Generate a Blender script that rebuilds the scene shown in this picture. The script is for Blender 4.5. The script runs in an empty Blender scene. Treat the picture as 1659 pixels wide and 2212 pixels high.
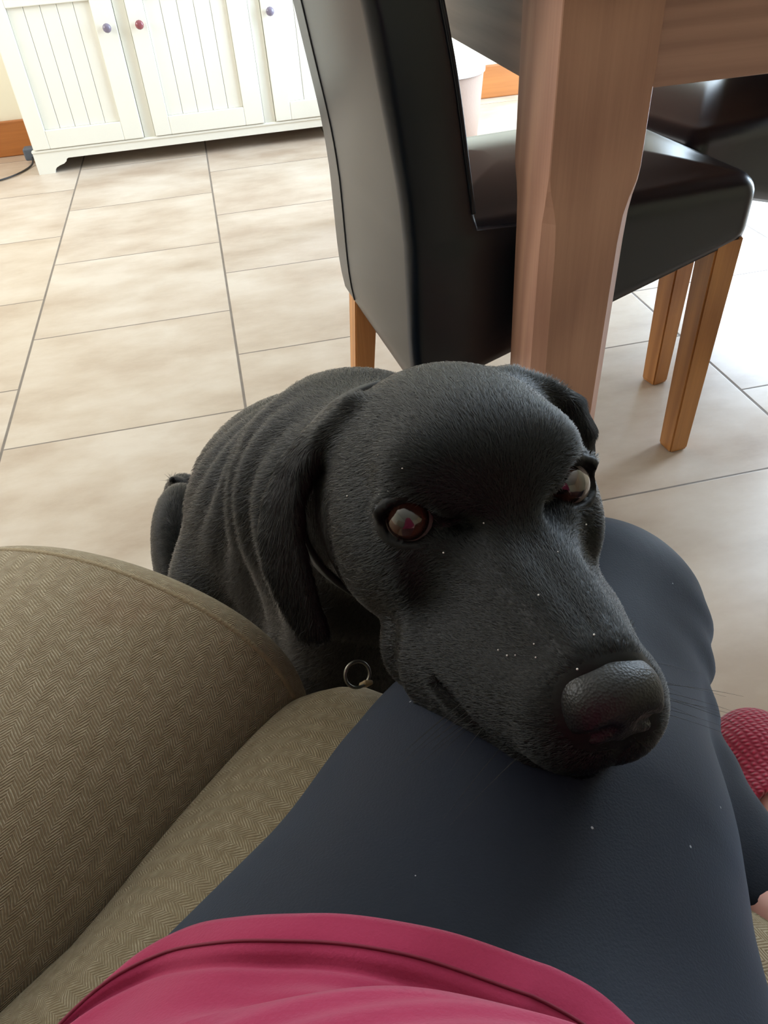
import bpy, bmesh, math, random
import numpy as np
from mathutils import Vector, Matrix

random.seed(7); rng = np.random.default_rng(7)
sc = bpy.context.scene
col = sc.collection

# ------------------------------------------------------------------ camera, world, lights, exposure
H = 0.88
F_PX = 1639.3145907
CAM_R = [[0.9744064406, 0.1857089651, -0.1266659733], [-0.2169269810, 0.6290584196, -0.7464771863], [-0.0589472087, 0.7548494453, 0.6532438607]]
cam_d = bpy.data.cameras.new('camera'); cam = bpy.data.objects.new('camera', cam_d); col.objects.link(cam)
cr = CAM_R
cam.matrix_world = Matrix(((cr[0][0], cr[0][1], cr[0][2], 0), (cr[1][0], cr[1][1], cr[1][2], 0), (cr[2][0], cr[2][1], cr[2][2], H), (0, 0, 0, 1)))
cam_d.sensor_fit = 'VERTICAL'; cam_d.sensor_height = 36.0; cam_d.lens = 36.0 * F_PX / 2212.0
cam_d.clip_start = 0.02; cam_d.clip_end = 100
sc.camera = cam

sc.view_settings.view_transform = 'Standard'; sc.view_settings.look = 'None'
sc.view_settings.gamma = 1.0; sc.view_settings.use_curve_mapping = False
sc.view_settings.exposure = 0.0

world = bpy.data.worlds.new('world'); sc.world = world; world.use_nodes = True
wn = world.node_tree; wn.nodes.clear()
wo = wn.nodes.new('ShaderNodeOutputWorld'); wb = wn.nodes.new('ShaderNodeBackground'); sky = wn.nodes.new('ShaderNodeTexSky')
sky.sky_type = 'NISHITA'; sky.sun_disc = False; sky.sun_elevation = math.radians(40); sky.sun_rotation = math.radians(60)
wn.links.new(sky.outputs[0], wb.inputs[0]); wn.links.new(wb.outputs[0], wo.inputs[0]); wb.inputs[1].default_value = 0.35

def area_light(name, loc, target, sx, sy, power, color):
    d = bpy.data.lights.new(name, 'AREA'); d.shape = 'RECTANGLE'; d.size = sx; d.size_y = sy; d.energy = power; d.color = color
    o = bpy.data.objects.new(name, d); col.objects.link(o); o.location = loc
    o.rotation_euler = (Vector(target) - Vector(loc)).to_track_quat('-Z', 'Y').to_euler()
    return o
# daylight entering through the patio door (right wall), the side window (left wall) and the rear window
area_light('patio_daylight', (2.25, 2.45, 1.08), (0, 2.45, 1.08), 2.0, 1.95, 160, (0.66, 0.83, 1.0))
area_light('side_daylight', (-2.25, 2.35, 1.45), (0, 2.35, 1.45), 1.8, 1.1, 50, (1.0, 0.97, 0.94))

# ------------------------------------------------------------------ helpers
def link(name, me, mat=None, parent=None, smooth=True):
    o = bpy.data.objects.new(name, me); col.objects.link(o)
    if mat is not None: me.materials.append(mat)
    if smooth: me.shade_smooth()
    if parent is not None: o.parent = parent
    return o
def empty(name, loc=(0, 0, 0), rz=0.0):
    o = bpy.data.objects.new(name, None); col.objects.link(o); o.location = loc; o.rotation_euler = (0, 0, rz); o.empty_display_size = .05
    return o
def tag(o, label, cat, group=None):
    o['label'] = label; o['category'] = cat
    if group: o['group'] = group
    return o
def structure(o):
    o['kind'] = 'structure'; return o
def mesh(name, verts, faces, uvs=None):
    me = bpy.data.meshes.new(name); me.from_pydata([tuple(map(float, v)) for v in verts], [], [tuple(map(int, f_)) for f_ in faces])
    if uvs is not None:
        lay = me.uv_layers.new(name='UVMap'); uvs = np.asarray(uvs, float)
        li = np.empty(len(me.loops), int); me.loops.foreach_get('vertex_index', li)
        if len(uvs) == len(verts): lay.data.foreach_set('uv', uvs[li].ravel())
        else: lay.data.foreach_set('uv', uvs.ravel())
    me.update(); return me
def bm_mesh(name, bm):
    bmesh.ops.recalc_face_normals(bm, faces=bm.faces)
    me = bpy.data.meshes.new(name); bm.to_mesh(me); bm.free(); return me
def bm_box(bm, x0, x1, y0, y1, z0, z1, bev=0.0, seg=2):
    r = bmesh.ops.create_cube(bm, size=1.0)
    for v in r['verts']:
        v.co.x = x0 + (v.co.x + .5) * (x1 - x0); v.co.y = y0 + (v.co.y + .5) * (y1 - y0); v.co.z = z0 + (v.co.z + .5) * (z1 - z0)
    if bev > 0:
        es = list({e for v in r['verts'] for e in v.link_edges})
        bmesh.ops.bevel(bm, geom=es, offset=bev, segments=seg, profile=.5, affect='EDGES')
def box_obj(name, b, mat, parent=None, bev=0.003, seg=2):
    bm = bmesh.new(); bm_box(bm, *b, bev=bev, seg=seg); me = bm_mesh(name, bm)
    o = link(name, me, mat, parent, smooth=False); return o
def prism_xz(bm, pts, y0, y1):
    a = [bm.verts.new((p[0], y0, p[1])) for p in pts]; b = [bm.verts.new((p[0], y1, p[1])) for p in pts]
    n = len(pts); bm.faces.new(a[::-1]); bm.faces.new(b)
    for i in range(n): bm.faces.new((a[i], a[(i + 1) % n], b[(i + 1) % n], b[i]))
def tube(name, pts, rad, mat, parent=None, seg=8, closed=False):
    pts = [np.array(p, float) for p in pts]; n = len(pts); V = []; Fc = []
    up = np.array([0.0, 0, 1.0]); prev = None
    for i, p in enumerate(pts):
        t = (pts[(i + 1) % n] - pts[i - 1]) if closed else (pts[min(i + 1, n - 1)] - pts[max(i - 1, 0)])
        t = t / (np.linalg.norm(t) + 1e-12)
        a = prev - t * (prev @ t) if prev is not None else np.cross(t, up if abs(t[2]) < .9 else np.array([1.0, 0, 0]))
        a /= np.linalg.norm(a); prev = a; b = np.cross(t, a)
        r = rad[i] if hasattr(rad, '__len__') else rad
        for k in range(seg):
            th = 2 * math.pi * k / seg; V.append(p + r * (math.cos(th) * a + math.sin(th) * b))
    for i in range(n if closed else n - 1):
        j = (i + 1) % n
        for k in range(seg): Fc.append((i * seg + k, i * seg + (k + 1) % seg, j * seg + (k + 1) % seg, j * seg + k))
    if not closed:
        Fc.append(tuple(range(seg))[::-1]); Fc.append(tuple((n - 1) * seg + k for k in range(seg)))
    return link(name, mesh(name, V, Fc), mat, parent)
def lathe(name, prof, mat, parent=None, seg=48, loc=(0, 0, 0)):
    V = []; Fc = []; n = len(prof)
    for r, z in prof:
        for k in range(seg):
            th = 2 * math.pi * k / seg; V.append((loc[0] + r * math.cos(th), loc[1] + r * math.sin(th), loc[2] + z))
    for i in range(n - 1):
        for k in range(seg): Fc.append((i * seg + k, i * seg + (k + 1) % seg, (i + 1) * seg + (k + 1) % seg, (i + 1) * seg + k))
    return link(name, mesh(name, V, Fc), mat, parent)
def spline(pts, n):
    P = np.array(pts, float); m = len(P)
    ext = np.vstack([2 * P[0] - P[1], P, 2 * P[-1] - P[-2]]); out = []
    for t in np.linspace(0, m - 1 - 1e-9, n):
        i = int(t); u = t - i; p0, p1, p2, p3 = ext[i:i + 4]
        out.append(.5 * ((2 * p1) + (-p0 + p2) * u + (2 * p0 - 5 * p1 + 4 * p2 - p3) * u * u + (-p0 + 3 * p1 - 3 * p2 + p3) * u ** 3))
    return np.array(out)
def loft(name, rings, mat, parent=None, closed=True, caps=True, uvscale=1.0, uvrot=0.0):
    R_ = [np.array(r, float) for r in rings]; m = len(R_[0]); V = np.vstack(R_); Fc = []
    for i in range(len(R_) - 1):
        for k in range(m if closed else m - 1):
            Fc.append((i * m + k, i * m + (k + 1) % m, (i + 1) * m + (k + 1) % m, (i + 1) * m + k))
    if caps and closed:
        Fc.append(tuple(range(m))[::-1]); Fc.append(tuple((len(R_) - 1) * m + k for k in range(m)))
    # arc length uvs from the longest ring
    big = max(R_, key=lambda r: np.linalg.norm(np.diff(r, axis=0), axis=1).sum())
    u = np.concatenate([[0], np.cumsum(np.linalg.norm(np.diff(big, axis=0), axis=1))])
    cen = np.array([r.mean(0) for r in R_]); v = np.concatenate([[0], np.cumsum(np.linalg.norm(np.diff(cen, axis=0), axis=1))])
    ring_size = np.array([np.abs(r - r.mean(0)).max() for r in R_]); v2 = v + np.concatenate([[0], np.cumsum(np.abs(np.diff(ring_size)))])
    UV = np.array([(u[k], v2[i]) for i in range(len(R_)) for k in range(m)]) * uvscale
    UV = UV @ np.array([[math.cos(uvrot), -math.sin(uvrot)], [math.sin(uvrot), math.cos(uvrot)]])
    return link(name, mesh(name, V, Fc, UV), mat, parent)

# ------------------------------------------------------------------ materials
def new_mat(name):
    m = bpy.data.materials.new(name); m.use_nodes = True; nt = m.node_tree
    return m, nt, nt.nodes['Principled BSDF']
class N:
    def __init__(s, nt): s.nt = nt
    def __call__(s, typ, **kw):
        n = s.nt.nodes.new(typ)
        for k, v in kw.items(): setattr(n, k, v)
        return n
    def l(s, a, b): s.nt.links.new(a, b)
    def math(s, op, a, b=None, c_=None):
        n = s.nt.nodes.new('ShaderNodeMath'); n.operation = op
        for i, x in enumerate((a, b, c_)):
            if x is None: continue
            if isinstance(x, (int, float)): n.inputs[i].default_value = x
            else: s.l(x, n.inputs[i])
        return n.outputs[0]
    def mix(s, fac, a, b, mode='MIX'):
        n = s.nt.nodes.new('ShaderNodeMix'); n.data_type = 'RGBA'; n.blend_type = mode
        for sock, x in ((n.inputs[0], fac), (n.inputs[6], a), (n.inputs[7], b)):
            if isinstance(x, (int, float)): sock.default_value = x
            elif isinstance(x, (tuple, list)): sock.default_value = (*x[:3], 1)
            else: s.l(x, sock)
        return n.outputs[2]
    def ramp(s, fac, stops):
        n = s.nt.nodes.new('ShaderNodeValToRGB'); cr_ = n.color_ramp
        while len(cr_.elements) < len(stops): cr_.elements.new(.5)
        for e, (p_, c_) in zip(cr_.elements, stops): e.position = p_; e.color = (*c_, 1) if len(c_) == 3 else c_
        s.l(fac, n.inputs[0]); return n.outputs[0]
    def noise(s, vec, scale, detail=4, rough=.5, dim='3D'):
        n = s.nt.nodes.new('ShaderNodeTexNoise'); n.inputs['Scale'].default_value = scale; n.inputs['Detail'].default_value = detail; n.inputs['Roughness'].default_value = rough
        if vec is not None: s.l(vec, n.inputs['Vector'])
        return n.outputs[0]
    def mapping(s, vec, scale=(1, 1, 1), rot=(0, 0, 0), loc=(0, 0, 0)):
        n = s.nt.nodes.new('ShaderNodeMapping'); n.inputs['Scale'].default_value = scale; n.inputs['Rotation'].default_value = rot; n.inputs['Location'].default_value = loc
        s.l(vec, n.inputs[0]); return n.outputs[0]
    def bump(s, height, strength, dist, bs):
        n = s.nt.nodes.new('ShaderNodeBump'); n.inputs['Strength'].default_value = strength; n.inputs['Distance'].default_value = dist
        s.l(height, n.inputs['Height']); s.l(n.outputs[0], bs.inputs['Normal']); return n
def srgb(r, g, b):
    f = lambda x: (x / 255 / 12.92) if x / 255 <= .04045 else ((x / 255 + .055) / 1.055) ** 2.4
    return (f(r), f(g), f(b))
def plain(name, c_, rough=.5, metal=0, spec=.5, bump=None, sheen=0):
    m, nt, b = new_mat(name); n = N(nt)
    b.inputs['Base Color'].default_value = (*c_, 1); b.inputs['Roughness'].default_value = rough; b.inputs['Metallic'].default_value = metal
    b.inputs['Specular IOR Level'].default_value = spec; b.inputs['Sheen Weight'].default_value = sheen
    tc = n('ShaderNodeTexCoord')
    nz = n.noise(tc.outputs['Object'], 9, 3)
    n.l(n.mix(n.math('MULTIPLY', nz, .18), tuple(c_), tuple(x * .8 for x in c_)), b.inputs['Base Color'])
    if bump: n.bump(n.noise(tc.outputs['Object'], bump[0], 4), bump[1], bump[2], b)
    return m
def wood(name, dark, light, axis, rough=.4, scale=1.0, offset=(0, 0, 0)):
    m, nt, b = new_mat(name); n = N(nt); tc = n('ShaderNodeTexCoord')
    s_ = [26.0 * scale] * 3; s_[axis] = 1.3 * scale
    v = n.mapping(tc.outputs['Object'], s_, loc=offset)
    g = n.noise(v, 1.0, 6, .62)
    s2 = [190.0 * scale] * 3; s2[axis] = 5 * scale
    fine = n.noise(n.mapping(tc.outputs['Object'], s2, loc=offset), 1.0, 3, .6)
    s3 = [7.0 * scale] * 3; s3[axis] = .9 * scale
    vd = n.mapping(tc.outputs['Object'], s3, loc=offset)
    w = n('ShaderNodeTexWave', wave_type='RINGS'); w.inputs['Scale'].default_value = 1.6; w.inputs['Distortion'].default_value = 5; w.inputs['Detail'].default_value = 2
    n.l(vd, w.inputs['Vector'])
    t = n.math('ADD', n.math('MULTIPLY', g, .55), n.math('ADD', n.math('MULTIPLY', fine, .25), n.math('MULTIPLY', w.outputs['Fac'], .2)))
    c_ = n.ramp(t, [(.25, dark), (.72, light)])
    n.l(c_, b.inputs['Base Color']); b.inputs['Roughness'].default_value = rough
    n.bump(fine, .25, .0006, b)
    return m

def mat_floor():
    m, nt, b = new_mat('travertine_tiles'); n = N(nt); tc = n('ShaderNodeTexCoord')
    sep = n('ShaderNodeSeparateXYZ'); n.l(tc.outputs['Object'], sep.inputs[0])
    x, y = sep.outputs[0], sep.outputs[1]
    PX, PY, X0, Y0 = .504, .4932, -.5456, 1.4194
    u = n.math('DIVIDE', n.math('SUBTRACT', x, X0), PX); ci = n.math('FLOOR', u)
    odd = n.math('FLOORED_MODULO', ci, 2.0)
    v = n.math('ADD', n.math('DIVIDE', n.math('SUBTRACT', y, Y0), PY), n.math('MULTIPLY', odd, .5)); ri = n.math('FLOOR', v)
    fu = n.math('SUBTRACT', u, ci); fv = n.math('SUBTRACT', v, ri)
    du = n.math('MULTIPLY', n.math('MINIMUM', fu, n.math('SUBTRACT', 1.0, fu)), PX)
    dv = n.math('MULTIPLY', n.math('MINIMUM', fv, n.math('SUBTRACT', 1.0, fv)), PY)
    du_s = n.math('SUBTRACT', du, .0006)
    d = n.math('MINIMUM', du_s, n.math('ADD', dv, .0004))
    gro = n('ShaderNodeMapRange'); gro.interpolation_type = 'SMOOTHSTEP'
    gro.inputs['From Min'].default_value = .0014; gro.inputs['From Max'].default_value = .0034; n.l(d, gro.inputs['Value'])
    tile = gro.outputs[0]
    comb = n('ShaderNodeCombineXYZ'); n.l(ci, comb.inputs[0]); n.l(ri, comb.inputs[1])
    wn_ = n('ShaderNodeTexWhiteNoise'); wn_.noise_dimensions = '3D'; n.l(comb.outputs[0], wn_.inputs['Vector'])
    off = n('ShaderNodeVectorMath', operation='MULTIPLY_ADD'); n.l(wn_.outputs['Color'], off.inputs[0]); off.inputs[1].default_value = (7, 7, 7); n.l(tc.outputs['Object'], off.inputs[2])
    cl = n.noise(n.mapping(off.outputs[0], (2.2, 4.0, 1)), 1.6, 7, .6)
    cl2 = n.noise(n.mapping(off.outputs[0], (7, 14, 1)), 1.0, 6, .65)
    base = n.ramp(cl, [(.34, srgb(168, 148, 130)), (.48, srgb(192, 177, 161)), (.66, srgb(212, 202, 190))])
    base = n.mix(n.math('MULTIPLY', cl2, .5), base, srgb(190, 170, 152))
    tint = n.math('MULTIPLY', wn_.outputs['Value'], .28)
    base = n.mix(tint, base, srgb(200, 184, 162))
    gc = n.mix(n.noise(tc.outputs['Object'], 30, 3), srgb(104, 94, 86), srgb(134, 124, 114))
    n.l(n.mix(tile, gc, base), b.inputs['Base Color'])
    rr = n.math('ADD', n.math('MULTIPLY', cl2, .2), .24)
    n.l(n.math('ADD', n.math('MULTIPLY', n.math('SUBTRACT', 1.0, tile), .4), rr), b.inputs['Roughness'])
    b.inputs['Specular IOR Level'].default_value = .5
    h = n.math('ADD', tile, n.math('MULTIPLY', cl2, .12)); n.bump(h, .35, .0015, b)
    return m
def mat_herringbone():
    m, nt, b = new_mat('herringbone_tweed'); n = N(nt); tc = n('ShaderNodeTexCoord')
    # a little yarn wobble
    wob = n('ShaderNodeTexNoise'); wob.inputs['Scale'].default_value = 60; wob.inputs['Detail'].default_value = 2; n.l(tc.outputs['UV'], wob.inputs['Vector'])
    vm = n('ShaderNodeVectorMath', operation='MULTIPLY_ADD'); n.l(wob.outputs['Color'], vm.inputs[0]); vm.inputs[1].default_value = (.003, .003, 0); n.l(tc.outputs['UV'], vm.inputs[2])
    sep = n('ShaderNodeSeparateXYZ'); n.l(vm.outputs[0], sep.inputs[0]); u, v = sep.outputs[0], sep.outputs[1]
    W, P = .0056, .0023
    cu = n.math('DIVIDE', u, W); ci = n.math('FLOOR', cu); fu = n.math('SUBTRACT', cu, ci)
    sgn = n.math('SUBTRACT', n.math('MULTIPLY', n.math('FLOORED_MODULO', ci, 2.0), 2.0), 1.0)
    ph = n.math('ADD', n.math('DIVIDE', v, P), n.math('MULTIPLY', sgn, n.math('MULTIPLY', fu, W / P * 1.25)))
    ph = n.math('ADD', ph, n.math('MULTIPLY', n.math('FLOORED_MODULO', ci, 2.0), .5))
    fr = n.math('FRACT', ph); tri = n.math('ABSOLUTE', n.math('SUBTRACT', n.math('MULTIPLY', fr, 2.0), 1.0))
    st = n('ShaderNodeMapRange'); st.interpolation_type = 'SMOOTHSTEP'; st.inputs['From Min'].default_value = .25; st.inputs['From Max'].default_value = .8; n.l(tri, st.inputs['Value'])
    fib = n.noise(tc.outputs['UV'], 520, 3, .7); big = n.noise(tc.outputs['UV'], 14, 4, .6); med = n.noise(tc.outputs['UV'], 150, 3, .6)
    a = n.mix(big, srgb(142, 124, 94), srgb(166, 148, 120))
    li = n.mix(med, srgb(176, 158, 126), srgb(232, 218, 190))
    k = n.math('MULTIPLY', st.outputs[0], n.math('ADD', -.35, n.math('MULTIPLY', med, 2.0)))
    c_ = n.mix(k, a, li); c_ = n.mix(n.math('MULTIPLY', fib, .5), c_, srgb(104, 88, 64))
    red = n('ShaderNodeMapRange'); red.inputs['From Min'].default_value = .62; red.inputs['From Max'].default_value = .8; n.l(n.noise(tc.outputs['UV'], 9, 3, .5), red.inputs['Value'])
    c_ = n.mix(n.math('MULTIPLY', red.outputs[0], .35), c_, srgb(150, 96, 66))
    n.l(c_, b.inputs['Base Color']); b.inputs['Roughness'].default_value = .82; b.inputs['Sheen Weight'].default_value = .12
    b.inputs['Specular IOR Level'].default_value = .3
    hgt = n.math('ADD', n.math('MULTIPLY', st.outputs[0], .7), n.math('MULTIPLY', fib, .6)); n.bump(hgt, .7, .0012, b)
    return m
def mat_leather():
    m, nt, b = new_mat('black_faux_leather'); n = N(nt); tc = n('ShaderNodeTexCoord')
    nz = n.noise(tc.outputs['Object'], 5, 3)
    n.l(n.mix(nz, (.004, .0065, .0115), (.006, .0095, .016)), b.inputs['Base Color'])
    n.l(n.math('ADD', .27, n.math('MULTIPLY', n.noise(tc.outputs['Object'], 4, 1), .05)), b.inputs['Roughness'])
    b.inputs['Specular IOR Level'].default_value = .5
    vo = n('ShaderNodeTexVoronoi', feature='DISTANCE_TO_EDGE'); vo.inputs['Scale'].default_value = 420; n.l(tc.outputs['Object'], vo.inputs['Vector'])
    n.bump(vo.outputs['Distance'], .02, .0002, b)
    return m
def mat_jersey(name, c0, c1, rough, sheen, sheen_tint, lint=0.0, bscale=900):
    m, nt, b = new_mat(name); n = N(nt); tc = n('ShaderNodeTexCoord')
    c_ = n.mix(n.noise(tc.outputs['Object'], 14, 4), c0, c1)
    c_ = n.mix(n.math('MULTIPLY', n.noise(tc.outputs['Object'], 600, 2), .25), c_, tuple(x * .6 for x in c0))
    if lint:
        vo = n('ShaderNodeTexVoronoi'); vo.inputs['Scale'].default_value = 95; vo.inputs['Randomness'].default_value = 1; n.l(tc.outputs['Object'], vo.inputs['Vector'])
        sp = n.math('LESS_THAN', vo.outputs['Distance'], .055)
        ws = n('ShaderNodeSeparateColor'); n.l(vo.outputs['Color'], ws.inputs[0])
        sp = n.math('MULTIPLY', sp, n.math('GREATER_THAN', ws.outputs[0], 1 - lint))
        c_ = n.mix(sp, c_, srgb(150, 152, 156))
    n.l(c_, b.inputs['Base Color']); b.inputs['Roughness'].default_value = rough
    b.inputs['Sheen Weight'].default_value = sheen; b.inputs['Sheen Roughness'].default_value = .45; b.inputs['Sheen Tint'].default_value = (*sheen_tint, 1)
    b.inputs['Specular IOR Level'].default_value = .12
    n.bump(n.noise(tc.outputs['Object'], bscale, 2), .35, .0005, b)
    return m
M_floor = mat_floor(); M_tweed = mat_herringbone(); M_leather = mat_leather()
M_leg = mat_jersey('charcoal_leggings_jersey', (.0095, .012, .0195), (.0125, .0158, .026), .62, .20, (.55, .68, .9), lint=.10)
M_shirt = mat_jersey('raspberry_cotton_jersey', srgb(140, 40, 68), srgb(156, 50, 82), .85, .25, (1, .6, .75))
M_thread = plain('crimson_thread', srgb(110, 16, 44), .8)
M_knit = None
M_cream = plain('cream_cabinet_paint', srgb(238, 236, 224), .42, bump=(60, .05, .002))
M_cream_edge = M_cream
M_wall = plain('warm_cream_wall_paint', srgb(236, 230, 208), .8, bump=(90, .08, .002))
M_ceil = plain('white_ceiling_paint', srgb(244, 242, 236), .9)
M_frame = plain('white_window_frame', srgb(240, 240, 238), .35)
M_table = wood('dark_oak_table_legs', srgb(156, 112, 94), srgb(196, 150, 126), 2, .42)
M_table_x = wood('dark_oak_table_rail', srgb(150, 110, 96), srgb(186, 144, 126), 0, .42)
M_table_y = wood('dark_oak_table_side_rail', srgb(134, 100, 86), srgb(166, 130, 112), 1, .42)
M_oak = wood('honey_oak_chair_leg', srgb(148, 92, 44), srgb(202, 142, 82), 2, .35)
M_oakx = wood('honey_oak_rail', srgb(140, 88, 52), srgb(190, 132, 84), 0, .35)
M_skirt = wood('orange_pine_skirting', srgb(134, 76, 34), srgb(184, 116, 58), 0, .35, scale=.5)
M_metal = plain('dull_steel', (.26, .25, .21), .42, 1.0)
M_dark = plain('dark_underside', (.02, .018, .016), .8)

# ------------------------------------------------------------------ room
XL, XR, YB, YF, ZC = -2.3, 2.3, 3.75, -2.9, 2.4
structure(box_obj('floor', (XL - .1, XR + .1, YF - .1, YB + .1, -.06, 0), M_floor, bev=0))
structure(box_obj('ceiling', (XL - .1, XR + .1, YF - .1, YB + .1, ZC, ZC + .06), M_ceil, bev=0))
structure(box_obj('wall_back', (XL - .1, XR + .1, YB, YB + .1, 0, ZC), M_wall, bev=0))
structure(box_obj('wall_front', (XL - .1, XR + .1, YF - .1, YF, 0, ZC), M_wall, bev=0))
def wall_with_hole(name, x0, x1, y0, y1, z0, z1):
    bm = bmesh.new()
    for b in ((x0, x1, YF, y0, 0, ZC), (x0, x1, y1, YB, 0, ZC), (x0, x1, y0, y1, z1, ZC)) + (((x0, x1, y0, y1, 0, z0),) if z0 > 0 else ()):
        bm_box(bm, *b)
    return structure(link(name, bm_mesh(name, bm), M_wall, smooth=False))
wall_with_hole('wall_right', XR, XR + .1, 1.4, 3.5, 0, 2.06)
wall_with_hole('wall_left', XL - .1, XL, 1.4, 3.3, .9, 2.0)
m_, nt_, b_ = new_mat('clear_window_glass'); b_.inputs['Transmission Weight'].default_value = 1; b_.inputs['Roughness'].default_value = 0; b_.inputs['IOR'].default_value = 1.02
M_glass = m_
def frame_obj(name, x, y0, y1, z0, z1, nmul):
    bm = bmesh.new(); w = .05
    bm_box(bm, x - .03, x + .03, y0, y0 + w, z0, z1, .004); bm_box(bm, x - .03, x + .03, y1 - w, y1, z0, z1, .004)
    bm_box(bm, x - .03, x + .03, y0 + w, y1 - w, z0, z0 + w, .004); bm_box(bm, x - .03, x + .03, y0 + w, y1 - w, z1 - w, z1, .004)
    for i in range(1, nmul):
        yy = y0 + (y1 - y0) * i / nmul; bm_box(bm, x - .03, x + .03, yy - .03, yy + .03, z0 + w, z1 - w, .004)
    o = structure(link(name, bm_mesh(name, bm), M_frame, smooth=False))
    p = box_obj('pane', (x + .003, x + .007, y0 + w, y1 - w, z0 + w, z1 - w), M_glass, o, bev=0); return o
frame_obj('door_1', XR + .05, 1.4, 3.5, 0, 2.06, 2)
frame_obj('window_1', XL - .05, 1.4, 3.3, .9, 2.0, 2)
def skirting(name, b):
    return structure(box_obj(name, b, M_skirt, bev=.006, seg=3))
skirting('baseboard_back', (XL, XR, YB - .022, YB, 0, .135))
skirting('baseboard_left', (XL, XL + .022, YF, YB - .022, 0, .135))
# ------------------------------------------------------------------ cream sideboard
def sideboard():
    root = empty('sideboard', (0, 3.40, 0))
    tag(root, 'cream painted sideboard with panelled doors and bracket feet against the back wall', 'sideboard')
    x0, x1, D, ZT = -.70, 1.0, .33, .80
    bm = bmesh.new()
    bm_box(bm, x0, x1, .012, D, .08, ZT, .002)
    for a, b_ in ((-.268, -.226), (.213, .257), (.70, .744)): bm_box(bm, a, b_, .004, .02, .085, ZT - .03, .001)
    link('carcass', bm_mesh('carcass', bm), M_cream, root, smooth=False)
    box_obj('top', (x0 - .015, x1 + .015, -.02, D + .005, ZT, ZT + .025), M_cream, root, bev=.006, seg=3)
    # plinth with scrolled bracket feet
    def foot(xa, sgn):
        pts = [(0, 0), (.062, 0), (.066, .012), (.074, .02), (.088, .026), (.106, .031), (.116, .038), (.12, .046), (.128, .05)]
        return [(xa + sgn * p[0], p[1]) for p in pts]
    L_ = foot(x0 - .004, 1); R_ = foot(x1 + .004, -1)
    prof = [(x0 - .004, .082)] + L_ + R_[::-1] + [(x1 + .004, .082)]
    bm = bmesh.new(); prism_xz(bm, prof[::-1], -.004, .014)
    for xa in (x0 - .004, x1 - .012): bm_box(bm, xa, xa + .016, .014, D, 0, .082, 0)
    me = bm_mesh('plinth', bm); link('plinth', me, M_cream, root, smooth=False)
    bm = bmesh.new(); bm_box(bm, x0 - .006, x1 + .006, -.008, .014, .078, .088, .003); link('moulding', bm_mesh('moulding', bm), M_cream, root, smooth=False)
    tints = [M_knob_clear, M_knob_pink, M_knob_clear, M_knob_clear]
    for i, (a, b_, kx) in enumerate(((-.694, -.270, -.304), (-.224, .211, -.188), (.259, .698, .290), (.746, .994, .78))):
        z0, z1, st, fr = .090, .755, .066, .063
        if i == 3: fr = .05
        bm = bmesh.new()
        zt = .552
        bm_box(bm, a, a + fr, -.012, .008, z0, z1, .0025); bm_box(bm, b_ - fr - .012, b_, -.012, .008, z0, z1, .0025)
        bm_box(bm, a + fr, b_ - fr - .012, -.012, .008, z0, z0 + st, .0025); bm_box(bm, a + fr, b_ - fr - .012, -.012, .008, zt, z1, .0025)
        # tongue and groove boards
        n = 5; w = (b_ - a - 2 * fr - .012) / n
        for k in range(n): bm_box(bm, a + fr + k * w + .0006, a + fr + (k + 1) * w - .0006, .0, .006, z0 + st, zt, .0018)
        d = link('door', bm_mesh('door', bm), M_cream, root, smooth=False)
        prof_k = [(.0, .0), (.007, .0), (.006, .006), (.008, .010), (.0145, .016), (.0155, .021), (.012, .026), (.006, .0285), (.0, .029)]
        k_ = lathe('knob', prof_k, tints[i], d, seg=12); k_.rotation_euler = (math.pi / 2, 0, 0); k_.location = (kx, -.012, .467)
        k_['label'] = ['clear faceted knob', 'pinkish faceted knob', 'smoky clear faceted knob', 'clear faceted knob'][i]
    return root
def glassy(name, c_):
    m, nt, b = new_mat(name); b.inputs['Base Color'].default_value = (*c_, 1); b.inputs['Roughness'].default_value = .08
    b.inputs['Transmission Weight'].default_value = .35; b.inputs['IOR'].default_value = 1.5; return m
M_knob_clear = glassy('smoky_cut_glass', srgb(150, 140, 160)); M_knob_pink = glassy('pink_cut_glass', srgb(170, 96, 104))
sideboard()

# ------------------------------------------------------------------ waste bin and cable
bn = empty('waste_bin', (.875, 3.07, 0))
tag(bn, 'round beige waste bin with a bright white lid on the floor behind the dining chair', 'bin')
M_bin = plain('beige_woven_bin', srgb(150, 126, 110), .75, bump=(120, .3, .002)); M_white = plain('white_plastic', (.93, .93, .93), .4)
lathe('body', [(0, 0), (.118, 0), (.122, .006), (.146, .272), (.143, .272), (.119, .01), (0, .01)], M_bin, bn)
lathe('lid', [(.1475, .262), (.150, .264), (.150, .276), (.142, .281), (.09, .284), (.0, .286)], M_white, bn)
cb = empty('power_cable', (-.80, 3.6, 0)); tag(cb, 'thin dark power cable and grey plug lying on the floor beside the sideboard', 'cable')
tube('cord', [np.array(p) - np.array((-.80, 3.6, 0)) for p in spline([(-.745, 3.58, .03), (-.75, 3.53, .006), (-.80, 3.42, .005), (-.88, 3.36, .005), (-1.0, 3.36, .005), (-1.15, 3.44, .005)], 30)], .0035, plain('black_cord', (.02, .02, .022), .5), cb)
bm = bmesh.new(); bm_box(bm, .025, .075, -.03, .02, .012, .06, .008, 3); link('plug', bm_mesh('plug', bm), plain('slate_grey_plastic', srgb(84, 92, 104), .5), cb, smooth=False)

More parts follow.
